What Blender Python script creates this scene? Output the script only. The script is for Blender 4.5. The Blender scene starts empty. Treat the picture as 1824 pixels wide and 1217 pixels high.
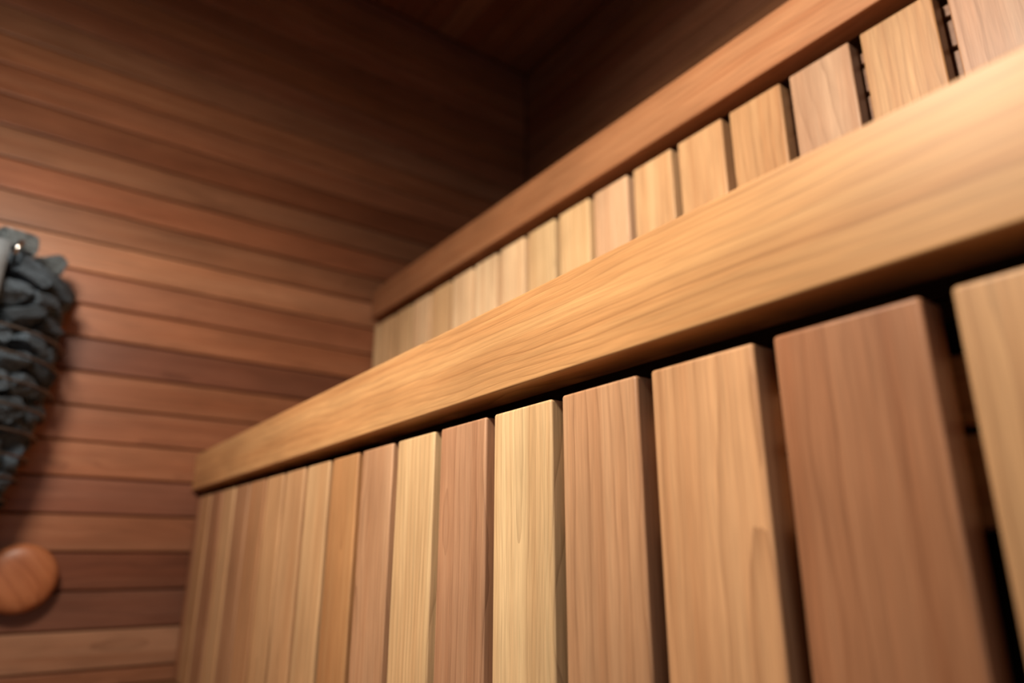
import bpy, bmesh, math, random
from mathutils import Vector, Matrix

# ------------------------------------------------------------------ camera
# metres; x runs along the benches (end wall at x = 0), y towards the back wall,
# z up, with z = 0 at the underside of the lower bench rail
S = bpy.context.scene
COL = S.collection
YAW, PITCH, ROLL = 0.9514, 0.3011, 0.0029
CAM = Vector((1.7812, -0.3444, -0.1422))
cy_, sy_, cp_, sp_ = math.cos(YAW), math.sin(YAW), math.cos(PITCH), math.sin(PITCH)
FWD = Vector((-sy_ * cp_, cy_ * cp_, sp_))
RGT = Vector((cy_, sy_, 0))
UPV = RGT.cross(FWD)
R2 = math.cos(ROLL) * RGT + math.sin(ROLL) * UPV
U2 = -math.sin(ROLL) * RGT + math.cos(ROLL) * UPV
cd = bpy.data.cameras.new('camera')
cd.sensor_width = 36.0
cd.lens = 1224.86 * 36.0 / 1824.0
cd.clip_start = 0.02
cd.dof.use_dof = True
cd.dof.focus_distance = 0.61
cd.dof.aperture_fstop = 2.4
cam = bpy.data.objects.new('camera', cd)
COL.objects.link(cam)
M = Matrix((R2, U2, -FWD)).transposed().to_4x4()
M.translation = CAM
cam.matrix_world = M
S.camera = cam

# ------------------------------------------------------------------ light
S.view_settings.view_transform = 'Standard'
S.view_settings.look = 'None'
S.view_settings.gamma = 1.0
S.view_settings.use_curve_mapping = False
S.view_settings.exposure = 0.0

world = bpy.data.worlds.new('world')
S.world = world
world.use_nodes = True
bg = world.node_tree.nodes['Background']
bg.inputs[0].default_value = (1.0, 0.72, 0.5, 1)
bg.inputs[1].default_value = 0.004


def spot(name, loc, target, power, size_deg, blend, col, soft):
    l = bpy.data.lights.new(name, 'SPOT')
    l.energy = power
    l.spot_size = math.radians(size_deg)
    l.spot_blend = blend
    l.color = col
    l.shadow_soft_size = soft
    o = bpy.data.objects.new(name, l)
    COL.objects.link(o)
    o.location = loc
    o.rotation_euler = (Vector(target) - Vector(loc)).to_track_quat('-Z', 'Y').to_euler()
    return o


spot('bench_spotlight', (1.46, -0.80, 0.82), (1.335, 0.623, 0.235), 130, 95, 1.0, (1.0, 0.89, 0.72), 0.05)
spot('heater_spotlight', (0.934, -0.58, 0.627), (-0.117, -0.507, -0.417), 46, 175, 1.0, (1.0, 0.88, 0.74), 0.11)
# weak cool fill added at the open right end to lift the slat sides
dl = bpy.data.lights.new('side_fill', 'AREA')
dl.shape = 'RECTANGLE'
dl.size, dl.size_y = 0.7, 1.7
dl.energy = 3.0
dl.color = (0.95, 0.97, 1.0)
do = bpy.data.objects.new('side_fill', dl)
COL.objects.link(do)
do.location = (2.58, -0.75, 0.45)
do.rotation_euler = Vector((-1.0, 0.35, 0.0)).to_track_quat('-Z', 'Y').to_euler()

# ------------------------------------------------------------------ materials


def new_mat(name):
    m = bpy.data.materials.new(name)
    m.use_nodes = True
    nt = m.node_tree
    return m, nt, nt.nodes['Principled BSDF']


class NB:
    """small helper around a node tree"""

    def __init__(self, nt):
        self.nt = nt

    def put(self, sock, v):
        if hasattr(v, 'is_output') or hasattr(v, 'links'):
            self.nt.links.new(v, sock)
        else:
            sock.default_value = v

    def math(self, op, a, b=None, c=None, clamp=False):
        n = self.nt.nodes.new('ShaderNodeMath')
        n.operation = op
        n.use_clamp = clamp
        self.put(n.inputs[0], a)
        if b is not None:
            self.put(n.inputs[1], b)
        if c is not None:
            self.put(n.inputs[2], c)
        return n.outputs[0]

    def vec(self, x, y, z):
        n = self.nt.nodes.new('ShaderNodeCombineXYZ')
        for i, v in enumerate((x, y, z)):
            self.put(n.inputs[i], v)
        return n.outputs[0]

    def noise(self, vec, scale=1.0, detail=2.0, rough=0.5):
        n = self.nt.nodes.new('ShaderNodeTexNoise')
        self.nt.links.new(vec, n.inputs['Vector'])
        n.inputs['Scale'].default_value = scale
        n.inputs['Detail'].default_value = detail
        n.inputs['Roughness'].default_value = rough
        return n.outputs['Fac']

    def mix(self, fac, a, b, mode='MIX'):
        n = self.nt.nodes.new('ShaderNodeMix')
        n.data_type = 'RGBA'
        n.blend_type = mode
        self.put(n.inputs['Factor'], fac)
        self.put(n.inputs['A'], a)
        self.put(n.inputs['B'], b)
        return n.outputs['Result']

    def map(self, v, a, b, c, d):
        n = self.nt.nodes.new('ShaderNodeMapRange')
        self.put(n.inputs[0], v)
        for i, x in enumerate((a, b, c, d)):
            n.inputs[i + 1].default_value = x
        return n.outputs[0]


def wood(name, axis, ring=0.0085, line=0.46, streak=0.5, rough=0.42):
    """planed wood; grain along the object's own axis, tone from the object colour,
    grain shifted from piece to piece"""
    m, nt, bsdf = new_mat(name)
    b = NB(nt)
    tc = nt.nodes.new('ShaderNodeTexCoord')
    sp = nt.nodes.new('ShaderNodeSeparateXYZ')
    nt.links.new(tc.outputs['Object'], sp.inputs[0])
    oi = nt.nodes.new('ShaderNodeObjectInfo')
    rnd = oi.outputs['Random']
    l = sp.outputs[axis]
    a = sp.outputs[{'X': 'Z', 'Y': 'Z', 'Z': 'X'}[axis]]
    d = sp.outputs[{'X': 'Y', 'Y': 'X', 'Z': 'Y'}[axis]]
    seed = b.math('MULTIPLY', rnd, 61.0)
    r2 = b.math('FRACT', b.math('MULTIPLY', rnd, 17.31))
    r3 = b.math('FRACT', b.math('MULTIPLY', rnd, 41.77))
    ls = b.math('ADD', l, seed)
    # growth rings cut lengthwise
    a0 = b.math('MULTIPLY_ADD', r2, 0.16, -0.08)
    d0 = b.math('MULTIPLY_ADD', r3, 0.05, 0.02)
    wob = b.noise(b.vec(b.math('MULTIPLY', ls, 3.0), b.math('MULTIPLY', a, 9.0), seed), 1.0, 2.0)
    wob2 = b.noise(b.vec(b.math('MULTIPLY', ls, 14.0), b.math('MULTIPLY', a, 60.0), seed), 1.0, 2.0)
    aa = b.math('ADD', a, a0)
    dd = b.math('ADD', d, d0)
    rr = b.math('SQRT', b.math('ADD', b.math('MULTIPLY', aa, aa), b.math('MULTIPLY', dd, dd)))
    rr = b.math('ADD', rr, b.math('MULTIPLY', wob, 0.045))
    rr = b.math('ADD', rr, b.math('MULTIPLY', wob2, 0.0035))
    rr = b.math('ADD', rr, b.math('MULTIPLY', l, b.math('MULTIPLY_ADD', r2, 0.03, -0.015)))
    r4 = b.math('FRACT', b.math('MULTIPLY', rnd, 97.13))
    ph = b.math('FRACT', b.math('DIVIDE', rr, b.math('MULTIPLY', b.math('MULTIPLY_ADD', r4, 1.2, 0.55), ring)))
    late = b.math('POWER', ph, 7.0)
    early = b.math('MULTIPLY', ph, 0.2)
    fade = b.map(b.noise(b.vec(b.math('MULTIPLY', ls, 2.0), b.math('MULTIPLY', a, 30.0), seed), 1.0, 1.0), 0.3, 0.7, 0.35, 1.0)
    ringv = b.math('MULTIPLY', b.math('ADD', late, early), b.math('MULTIPLY', fade, line))
    # long soft streaks and fine fibre
    st = b.noise(b.vec(b.math('MULTIPLY', ls, 1.6), b.math('MULTIPLY', a, 48.0), b.math('MULTIPLY_ADD', d, 48.0, seed)), 1.0, 3.0, 0.6)
    fi = b.noise(b.vec(b.math('MULTIPLY', ls, 22.0), b.math('MULTIPLY', a, 900.0), b.math('MULTIPLY_ADD', d, 900.0, seed)), 1.0, 2.0, 0.6)
    f2 = b.noise(b.vec(b.math('MULTIPLY', ls, 9.0), b.math('MULTIPLY', a, 330.0), b.math('MULTIPLY_ADD', d, 330.0, seed)), 1.0, 2.0, 0.6)
    bl = b.noise(b.vec(b.math('MULTIPLY', ls, 5.0), b.math('MULTIPLY', a, 14.0), seed), 1.0, 2.0)
    tone = oi.outputs['Color']
    red = b.mix(1.0, tone, (0.80, 0.62, 0.52, 1), 'MULTIPLY')
    pale = b.mix(1.0, tone, (1.12, 1.14, 1.16, 1), 'MULTIPLY')
    c = b.mix(b.map(st, 0.36, 0.64, 0.0, 1.0), red, pale)
    c = b.mix(streak, tone, c)
    c = b.mix(ringv, c, b.mix(1.0, tone, (0.30, 0.20, 0.15, 1), 'MULTIPLY'))
    k = b.math('MULTIPLY', b.math('MULTIPLY', b.map(fi, 0.25, 0.75, 0.84, 1.16), b.map(f2, 0.25, 0.75, 0.93, 1.07)), b.map(bl, 0.25, 0.75, 0.84, 1.16))
    c = b.mix(1.0, c, b.vec(k, k, k), 'MULTIPLY')
    nt.links.new(c, bsdf.inputs['Base Color'])
    bsdf.inputs['Roughness'].default_value = rough
    bsdf.inputs['Specular IOR Level'].default_value = 0.35
    bu = nt.nodes.new('ShaderNodeBump')
    bu.inputs['Strength'].default_value = 0.12
    bu.inputs['Distance'].default_value = 0.0006
    nt.links.new(fi, bu.inputs['Height'])
    nt.links.new(bu.outputs[0], bsdf.inputs['Normal'])
    return m


WX = wood('planed_wood_lengthwise', 'X')
WY = wood('plank_wood', 'Y', ring=0.011, line=0.4, streak=0.55, rough=0.38)
WZ = wood('slat_wood', 'Z')


def plain(name, col, rough, metal=0.0):
    m, nt, bsdf = new_mat(name)
    b = NB(nt)
    tc = nt.nodes.new('ShaderNodeTexCoord')
    n = b.noise(tc.outputs['Object'], 40.0, 3.0)
    k = b.map(n, 0.3, 0.7, 0.85, 1.15)
    c = b.mix(1.0, (*col, 1), b.vec(k, k, k), 'MULTIPLY')
    nt.links.new(c, bsdf.inputs['Base Color'])
    bsdf.inputs['Roughness'].default_value = rough
    bsdf.inputs['Metallic'].default_value = metal
    return m


def stone_mat():
    m, nt, bsdf = new_mat('sauna_stone')
    b = NB(nt)
    tc = nt.nodes.new('ShaderNodeTexCoord')
    oi = nt.nodes.new('ShaderNodeObjectInfo')
    sp = nt.nodes.new('ShaderNodeSeparateXYZ')
    nt.links.new(tc.outputs['Object'], sp.inputs[0])
    s = b.math('MULTIPLY', oi.outputs['Random'], 30.0)
    v = b.vec(b.math('MULTIPLY', sp.outputs[0], 2.2), b.math('MULTIPLY_ADD', sp.outputs[1], 2.2, s), b.math('MULTIPLY', sp.outputs[2], 8.0))
    n = b.noise(v, 1.0, 4.0, 0.65)
    c = b.mix(b.map(n, 0.3, 0.7, 0.0, 1.0), (0.25, 0.25, 0.26, 1), (1.7, 1.7, 1.7, 1))
    c = b.mix(1.0, oi.outputs['Color'], c, 'MULTIPLY')
    nt.links.new(c, bsdf.inputs['Base Color'])
    bsdf.inputs['Roughness'].default_value = 0.75
    bu = nt.nodes.new('ShaderNodeBump')
    bu.inputs['Strength'].default_value = 1.0
    bu.inputs['Distance'].default_value = 0.010
    nt.links.new(n, bu.inputs['Height'])
    nt.links.new(bu.outputs[0], bsdf.inputs['Normal'])
    return m


DARK = plain('wall_felt', (0.012, 0.007, 0.004), 0.95)
FLOOR = plain('floor_wood', (0.20, 0.095, 0.04), 0.5)
STEEL = plain('brushed_steel', (0.26, 0.29, 0.32), 0.45, 0.35)
BRIGHT = plain('polished_steel', (0.75, 0.74, 0.72), 0.18, 1.0)
IRON = plain('dark_wire', (0.12, 0.11, 0.105), 0.35, 0.7)
CORE = plain('heater_core', (0.01, 0.01, 0.01), 0.9)
STONE = stone_mat()

# ------------------------------------------------------------------ helpers


def link(name, me, mat, parent=None, loc=(0, 0, 0), color=None):
    o = bpy.data.objects.new(name, me)
    COL.objects.link(o)
    if mat and not me.materials:
        me.materials.append(mat)
    o.location = loc
    if parent:
        o.parent = parent
    if color:
        o.color = (*color, 1)
    return o


def empty(name, loc):
    o = bpy.data.objects.new(name, None)
    o.empty_display_size = 0.05
    COL.objects.link(o)
    o.location = loc
    return o


def tag(o, label, cat=None, group=None, kind=None):
    o['label'] = label
    if cat:
        o['category'] = cat
    if group:
        o['group'] = group
    if kind:
        o['kind'] = kind
    return o


_cache = {}


def board(name, lo, hi, mat, parent, bevel=0.003, seg=1, color=(0.4, 0.2, 0.1)):
    """a bevelled board between two corners in world space; alike boards share their mesh"""
    lo, hi = Vector(lo), Vector(hi)
    s = hi - lo
    key = (round(s.x, 5), round(s.y, 5), round(s.z, 5), bevel, seg, mat.name)
    me = _cache.get(key)
    if me is None:
        bm = bmesh.new()
        bmesh.ops.create_cube(bm, size=1.0)
        for v in bm.verts:
            v.co = Vector((v.co.x * s.x, v.co.y * s.y, v.co.z * s.z))
        if bevel:
            bmesh.ops.bevel(bm, geom=bm.edges[:], offset=bevel, segments=seg, profile=0.5, affect='EDGES')
        big = [f for f in bm.faces]
        big.sort(key=lambda f: -f.calc_area())
        flat = set(big[:6])
        for f in bm.faces:
            f.smooth = True
        me = bpy.data.meshes.new(name)
        bm.to_mesh(me)
        # flat faces keep their own normal, the rounded edges blend between them
        main = {f.index for f in flat}
        vn = {}
        for p in me.polygons:
            if p.index in main:
                for vi in p.vertices:
                    vn.setdefault(vi, p.normal.copy())
        nrm = []
        for p in me.polygons:
            for vi in p.vertices:
                if p.index in main:
                    nrm.append(p.normal.copy())
                else:
                    nrm.append(vn.get(vi, me.vertices[vi].normal.copy()))
        me.normals_split_custom_set(nrm)
        bm.free()
        _cache[key] = me
    c = (lo + hi) / 2
    if parent:
        c = c - parent.location
    return link(name, me, mat, parent, c, color)


def jit(c, rng, v=0.1):
    k = 1 + rng.uniform(-v, v)
    h = rng.uniform(-v, v) * 0.35
    return (c[0] * k, c[1] * k * (1 + h), c[2] * k * (1 + 2 * h))


# ------------------------------------------------------------------ the room
FZ = -0.408            # floor
CZ = 1.6207            # ceiling
YB = 0.9886            # back wall
YF = -1.45             # open side towards the viewer
XR = 2.6
Q, Z0 = 0.0781, -0.3737  # plank pitch, one joint height


def slab(name, lo, hi, mat, label, kind='structure'):
    o = board(name, lo, hi, mat, None, bevel=0.0)
    tag(o, label, kind=kind)
    return o


wl = slab('wall_left', (-0.06, YF, FZ - 0.02), (-0.020, YB + 0.06, CZ + 0.06), DARK, 'end wall of dark horizontal tongue and groove planks')
wb = slab('wall_back', (0.0, YB + 0.020, FZ - 0.02), (XR, YB + 0.06, CZ + 0.06), DARK, 'dim back wall of horizontal planks above the upper bench')
ce = slab('ceiling', (0.0, YF, CZ + 0.020), (XR, YB + 0.02, CZ + 0.06), DARK, 'dark plank ceiling')
wr = slab('wall_right', (XR + 0.020, -0.28, FZ - 0.02), (XR + 0.06, YB + 0.06, CZ + 0.06), DARK, 'plank wall closing the far end of the benches')
fl = slab('floor', (-0.02, YF, FZ - 0.05), (XR, YB + 0.02, FZ), FLOOR, 'brown sauna floor')

rng = random.Random(11)
PL = [(0.30, 0.132, 0.066), (0.26, 0.106, 0.054), (0.34, 0.165, 0.090), (0.22, 0.085, 0.048), (0.30, 0.124, 0.062), (0.27, 0.118, 0.066)]
# tones of the end-wall planks from the floor up
ORDER = [4, 2, 3, 3, 4, 3, 4, 1, 4, 3, 4, 1, 2, 0, 1, 0, 1, 4, 0, 2, 1, 0, 4, 1, 0, 4, 3]
i = -1
while True:
    za = Z0 + Q * i
    zb = za + Q
    za, zb = max(za, FZ), min(zb, CZ)
    if za >= CZ - 0.005:
        break
    if zb - za > 0.01:
        board('plank', (-0.020, YF, za + 0.0012), (0.0, YB, zb - 0.0012), WY, wl, bevel=0.0036, seg=1,
              color=jit(PL[ORDER[(i + 1) % len(ORDER)]], rng, 0.2))
        board('plank', (XR, -0.28, za + 0.0012), (XR + 0.020, YB, zb - 0.0012), WY, wr, bevel=0.0036, seg=1,
              color=jit(rng.choice(PL), rng, 0.1))
        board('plank', (0.0005, YB, za + 0.0008), (XR, YB + 0.020, zb - 0.0008), WX, wb, bevel=0.0028, seg=1,
              color=jit(rng.choice(PL), rng, 0.12))
    i += 1
y = YB
while y > YF + 0.02:
    board('plank', (0.0005, max(y - Q, YF) + 0.0008, CZ), (XR, y - 0.0008, CZ + 0.020), WX, ce, bevel=0.0028, seg=1,
          color=jit(rng.choice(PL), rng, 0.12))
    y -= Q

# ------------------------------------------------------------------ the benches
LIGHT = (0.74, 0.50, 0.27)
TAN = (0.56, 0.325, 0.165)
ORNG = (0.50, 0.255, 0.110)
PINK = (0.48, 0.255, 0.145)
REDB = (0.36, 0.165, 0.085)
BROWN = (0.30, 0.135, 0.070)
W = 0.0858
TH = 0.0245
rng = random.Random(5)


def bench(label, group, yr, zr, hr, ys, zs, zlow, s0, pitch, tones, kmin, rail_tone, depth, battens, bt):
    b = empty('sauna_bench', (0.0, ys, zlow))
    tag(b, label, 'bench', group)
    board('front_rail', (0.002, yr, zr), (XR, yr + 0.040, zr + hr), WX, b, bevel=0.0022, seg=3, color=rail_tone)
    k = kmin
    while True:
        x = s0 - pitch * k
        xa, xb = max(x, 0.006), x + W
        if xb < 0.02:
            break
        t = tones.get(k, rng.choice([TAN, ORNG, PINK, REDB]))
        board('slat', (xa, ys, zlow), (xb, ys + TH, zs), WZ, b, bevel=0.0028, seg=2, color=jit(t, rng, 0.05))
        k += 1
    for (za, zb) in battens:
        board('batten', (0.004, ys + TH + 0.006, za), (XR, ys + TH + 0.026, zb), WX, b, bevel=0.003, color=jit(bt, rng))
    board('gap_shade_panel', (0.004, ys + TH + 0.030, zlow), (XR, ys + TH + 0.036, zs), DARK, b, bevel=0.0)  # added dark sheet, blocks light so the slat gaps stay black
    # seat boards behind the rail
    y0 = yr + 0.040 + 0.007
    n = int((depth - 0.047) // 0.085)
    w = (depth - 0.047) / n
    for i in range(n):
        board('seat_board', (0.004, y0 + i * w, zr + hr - 0.030), (XR, y0 + (i + 1) * w - 0.007, zr + hr - 0.002), WX, b, bevel=0.003,
              color=jit(BROWN, rng))
    # bearers that carry the seat boards
    for x in (0.03, 0.86, 1.70, 2.5):
        board('bearer', (x, ys + TH + 0.038, zr + hr - 0.075), (x + 0.04, yr + depth - 0.012, zr + hr - 0.031), WY, b, bevel=0.003, color=jit(BROWN, rng))
    return b


low_t = {-1: TAN, 0: TAN, 1: REDB, 2: (0.55, 0.305, 0.158), 3: (0.50, 0.275, 0.150), 4: LIGHT, 5: PINK, 6: LIGHT, 7: (0.57, 0.33, 0.19), 8: ORNG, 9: (0.64, 0.385, 0.195), 10: (0.60, 0.35, 0.18), 11: (0.62, 0.37, 0.19),
         12: (0.47, 0.245, 0.12), 13: (0.46, 0.24, 0.125), 14: (0.62, 0.37, 0.19), 15: (0.40, 0.20, 0.105), 16: (0.50, 0.275, 0.135), 17: BROWN}
ROSE = (0.66, 0.43, 0.27)
PALE = (0.86, 0.62, 0.38)
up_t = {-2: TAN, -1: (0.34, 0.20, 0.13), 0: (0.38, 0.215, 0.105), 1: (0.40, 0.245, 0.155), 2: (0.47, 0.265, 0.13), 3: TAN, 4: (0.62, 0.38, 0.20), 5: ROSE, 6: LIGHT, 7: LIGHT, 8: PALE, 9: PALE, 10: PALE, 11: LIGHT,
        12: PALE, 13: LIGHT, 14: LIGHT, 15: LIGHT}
RAIL1 = (0.55, 0.295, 0.125)
RAIL2 = (0.36, 0.165, 0.078)
bench('lower sauna bench nearest the floor with wide vertical slats below a broad honey orange rail', 'stepped sauna benches',
      0.0, 0.0, 0.0836, 0.0140, -0.0152, FZ + 0.002, 1.6494, 0.1, low_t, -8, RAIL1, 0.425,
      [(-0.078, -0.041), (-0.130, -0.083)], TAN)
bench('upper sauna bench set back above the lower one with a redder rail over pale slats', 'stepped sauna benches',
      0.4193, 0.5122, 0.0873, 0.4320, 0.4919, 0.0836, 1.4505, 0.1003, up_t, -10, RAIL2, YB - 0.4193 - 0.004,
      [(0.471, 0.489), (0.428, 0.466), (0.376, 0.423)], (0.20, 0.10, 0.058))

# ------------------------------------------------------------------ the heater
HX, HY = 0.075, -0.505
RX, RY = 0.20, 0.188


def rho(z):
    if z < 0.29:
        t = (0.29 - z) / 0.52
        return math.sqrt(max(0.0, 1 - t * t))
    if z < 0.39:
        return 1.0
    t = (z - 0.39) / 0.135
    return math.sqrt(max(0.0, 1 - t * t))


def tube(pts, r, n=6, closed=False):
    bm = bmesh.new()
    rings = []
    m = len(pts)
    for i, p in enumerate(pts):
        a = pts[(i - 1) % m] if (closed or i > 0) else pts[i]
        c = pts[(i + 1) % m] if (closed or i < m - 1) else pts[i]
        t = (c - a).normalized()
        u = t.cross(Vector((0, 0, 1)))
        if u.length < 1e-3:
            u = t.cross(Vector((1, 0, 0)))
        u.normalize()
        v = t.cross(u)
        rings.append([bm.verts.new(p + r * (math.cos(2 * math.pi * j / n) * u + math.sin(2 * math.pi * j / n) * v)) for j in range(n)])
    for i in range(m if closed else m - 1):
        A, B = rings[i], rings[(i + 1) % m]
        for j in range(n):
            f = bm.faces.new((A[j], A[(j + 1) % n], B[(j + 1) % n], B[j]))
            f.smooth = True
    if not closed:
        bm.faces.new(rings[0][::-1])
        bm.faces.new(rings[-1])
    bmesh.ops.recalc_face_normals(bm, faces=bm.faces[:])
    me = bpy.data.meshes.new('tube')
    bm.to_mesh(me)
    bm.free()
    return me


heater = empty('sauna_heater', (0.0, HY, -0.225))
tag(heater, 'drop shaped wire sauna heater mounted on the plank wall, filled with dark stones', 'heater')


def hp(x, y, z):
    return Vector((x, y, z)) - heater.location


# dark inner body
bm = bmesh.new()
prev = None
N = 24
zs = [-0.225, -0.19, -0.14, -0.08, 0.0, 0.1, 0.2, 0.3, 0.36, 0.40, 0.44]
for z in zs:
    k = max(0.12, rho(z) - 0.30)
    ring = [bm.verts.new(hp(max(0.004, HX + RX * k * math.cos(t)), HY + RY * k * math.sin(t), z)) for t in [2 * math.pi * j / N for j in range(N)]]
    if prev:
        for j in range(N):
            bm.faces.new((prev[j], prev[(j + 1) % N], ring[(j + 1) % N], ring[j])).smooth = True
    else:
        bm.faces.new(ring[::-1])
    prev = ring
bm.faces.new(prev)
me = bpy.data.meshes.new('core')
bm.to_mesh(me)
bm.free()
link('core', me, CORE, heater)
# wires round the stones
for z in (-0.20, -0.165, -0.125, -0.085, -0.045, -0.005, 0.035, 0.078, 0.122, 0.166, 0.215, 0.262):
    k = rho(z) + 0.06
    pts = [hp(HX + RX * k * math.cos(t), HY + RY * k * math.sin(t), z) for t in [math.radians(-108 + 216 * j / 32) for j in range(33)]]
    link('wire', tube(pts, 0.003, 6), IRON, heater)
for a in (-100, -60, 0, 100):
    t = math.radians(a)
    pts = []
    for i in range(14):
        z = -0.215 + (0.30 + 0.215) * i / 13
        k = rho(z) + 0.0
        pts.append(hp(HX + RX * k * math.cos(t), HY + RY * k * math.sin(t), z))
    link('upright', tube(pts, 0.004, 6), IRON, heater)
board('wall_bracket', (0.001, HY - 0.07, -0.12), (0.03, HY + 0.07, 0.30), STEEL, heater, bevel=0.004)

# steel front panel, curved round the stones
bm = bmesh.new()
rows = []
for i in range(9):
    f = i / 8
    z = 0.08 + f * (0.418 - 0.08)
    half = 0.070 + 0.006 * f
    k = rho(min(z, 0.36)) + 0.03
    row = []
    for j in range(9):
        yy = HY + 0.004 + (-1 + 2 * j / 8) * half
        s = (yy - HY) / (RY * k)
        xx = HX + RX * k * math.sqrt(max(0, 1 - s * s)) + 0.012
        row.append(bm.verts.new(hp(xx, yy, z)))
    rows.append(row)
for i in range(8):
    for j in range(8):
        bm.faces.new((rows[i][j], rows[i][j + 1], rows[i + 1][j + 1], rows[i + 1][j])).smooth = True
bmesh.ops.recalc_face_normals(bm, faces=bm.faces[:])
bmesh.ops.solidify(bm, geom=bm.faces[:], thickness=0.004)
me = bpy.data.meshes.new('front_panel')
bm.to_mesh(me)
bm.free()
fp = link('front_panel', me, STEEL, heater)
tag(fp, 'grey brushed steel front panel')
for yy in (HY - 0.080, HY + 0.088):
    xf = HX + RX * 0.92
    hookp = [hp(xf - 0.02, yy, 0.395), hp(xf + 0.012, yy, 0.400), hp(xf + 0.014, yy + 0.003, 0.415), hp(xf + 0.004, yy + 0.006, 0.426), hp(xf - 0.03, yy + 0.008, 0.430)]
    link('hook', tube(hookp, 0.0042, 8), BRIGHT, fp)

# stones: angular lumps in a handful of shapes
rng = random.Random(3)
shapes = []
for s in range(8):
    bm = bmesh.new()
    bmesh.ops.create_icosphere(bm, subdivisions=3, radius=1.0)
    cuts = [(Vector(ax) + Vector((rng.gauss(0, .22), rng.gauss(0, .22), rng.gauss(0, .22))), rng.uniform(0.50, 0.66))
            for ax in ((1, 0, 0), (-1, 0, 0), (0, 1, 0), (0, -1, 0), (0, 0, 1), (0, 0, -1))]
    cuts += [(Vector((rng.gauss(0, 1), rng.gauss(0, 1), rng.gauss(0, 1))), rng.uniform(0.62, 0.80)) for q in range(4)]
    for n, h in cuts:
        n = n.normalized()
        for v in bm.verts:
            dd = v.co.dot(n)
            if dd > h:
                v.co -= n * (dd - h)
    for v in bm.verts:
        v.co *= (1 + rng.uniform(-0.05, 0.05)) * 1.18
    me = bpy.data.meshes.new('sauna_stone')
    bm.to_mesh(me)
    bm.free()
    me.materials.append(STONE)
    shapes.append(me)
STONE_GROUP = 'stones in the heater'


def put_stone(x, y, z, r, tone, label):
    o = link('sauna_stone', rng.choice(shapes), None, None, (x, y, z))
    o.scale = (r * rng.uniform(0.75, 0.95), r * rng.uniform(1.0, 1.25), r * rng.uniform(0.55, 0.72))
    o.rotation_euler = (rng.uniform(-.35, .35), rng.uniform(-.3, .3), math.atan2(y - HY, x - HX) + rng.uniform(-.35, .35))
    o.color = (*tone, 1)
    tag(o, label, 'stone', STONE_GROUP)
    return o


def stone_tone():
    g = rng.uniform(0.035, 0.125)
    return (g * 0.70, g * 0.95, g * 1.22)


z = -0.185
row = 0
while z < 0.42:
    k = rho(z) - 0.13
    r = 0.042
    per = math.pi * (RX + RY) * max(k, 0.1)
    n = max(3, int(per / 0.080))
    lab = ('dark blue-grey split stone held behind the wires of the heater' if z < 0.27 else
           'blue-grey split stone stacked just above the top wire of the heater')
    for j in range(n):
        t = 2 * math.pi * (j + 0.5 * (row % 2)) / n + rng.uniform(-0.06, 0.06)
        x = HX + RX * k * math.cos(t)
        if x < 0.04:
            continue
        put_stone(x, HY + RY * k * math.sin(t), z + rng.uniform(-0.006, 0.006), r * rng.uniform(0.88, 1.12), stone_tone(), lab)
    z += 0.044
    row += 1
# the heap on top
for (k, z, n) in ((0.74, 0.448, 9), (0.42, 0.478, 5), (0.0, 0.500, 1)):
    for j in range(n):
        t = 2 * math.pi * j / n + rng.uniform(-0.1, 0.1)
        x = HX + RX * k * math.cos(t)
        if x < 0.04:
            continue
        g = rng.uniform(0.10, 0.26)
        put_stone(x, HY + RY * k * math.sin(t), z, 0.042, (g * 0.85, g, g * 1.08), 'paler grey stone in the heap on top of the heater')

# ------------------------------------------------------------------ the round vent
VX, VY, VZ = 0.0, -0.302, -0.190
vent = empty('air_vent', (VX, VY, VZ))
tag(vent, 'round reddish wooden air vent on the plank wall below the stone heater', 'vent')


def lathe(name, prof, mat, parent, color=None, rot=0.0, n=48):
    bm = bmesh.new()
    prev = None
    for (x, r) in prof:
        ring = [bm.verts.new((x, r * math.cos(2 * math.pi * j / n), r * math.sin(2 * math.pi * j / n))) for j in range(n)] if r > 1e-5 else [bm.verts.new((x, 0, 0))]
        if prev:
            for j in range(n):
                a, b_ = prev[j % len(prev)], prev[(j + 1) % len(prev)]
                c, d = ring[(j + 1) % len(ring)], ring[j % len(ring)]
                vs = []
                for v in (a, b_, c, d):
                    if v not in vs:
                        vs.append(v)
                bm.faces.new(vs).smooth = True
        prev = ring
    bmesh.ops.recalc_face_normals(bm, faces=bm.faces[:])
    me = bpy.data.meshes.new(name)
    bm.to_mesh(me)
    bm.free()
    o = link(name, me, mat, parent, color=color)
    o.rotation_euler = (rot, 0, 0)
    return o


lathe('disc', [(0.016, 0), (0.016, 0.056), (0.018, 0.063), (0.023, 0.0668), (0.028, 0.0668), (0.034, 0.062), (0.039, 0.052), (0.0415, 0.035), (0.042, 0.015), (0.042, 0)],
      WY, vent, (0.40, 0.150, 0.064), math.radians(-50))
lathe('stem', [(0.0, 0), (0.0, 0.012), (0.031, 0.012), (0.031, 0)], WY, vent, (0.3, 0.12, 0.05))
lathe('collar', [(0.0005, 0.040), (0.0005, 0.052), (0.008, 0.052), (0.010, 0.049), (0.010, 0.040), (0.0005, 0.040)], WY, vent, (0.3, 0.12, 0.05))
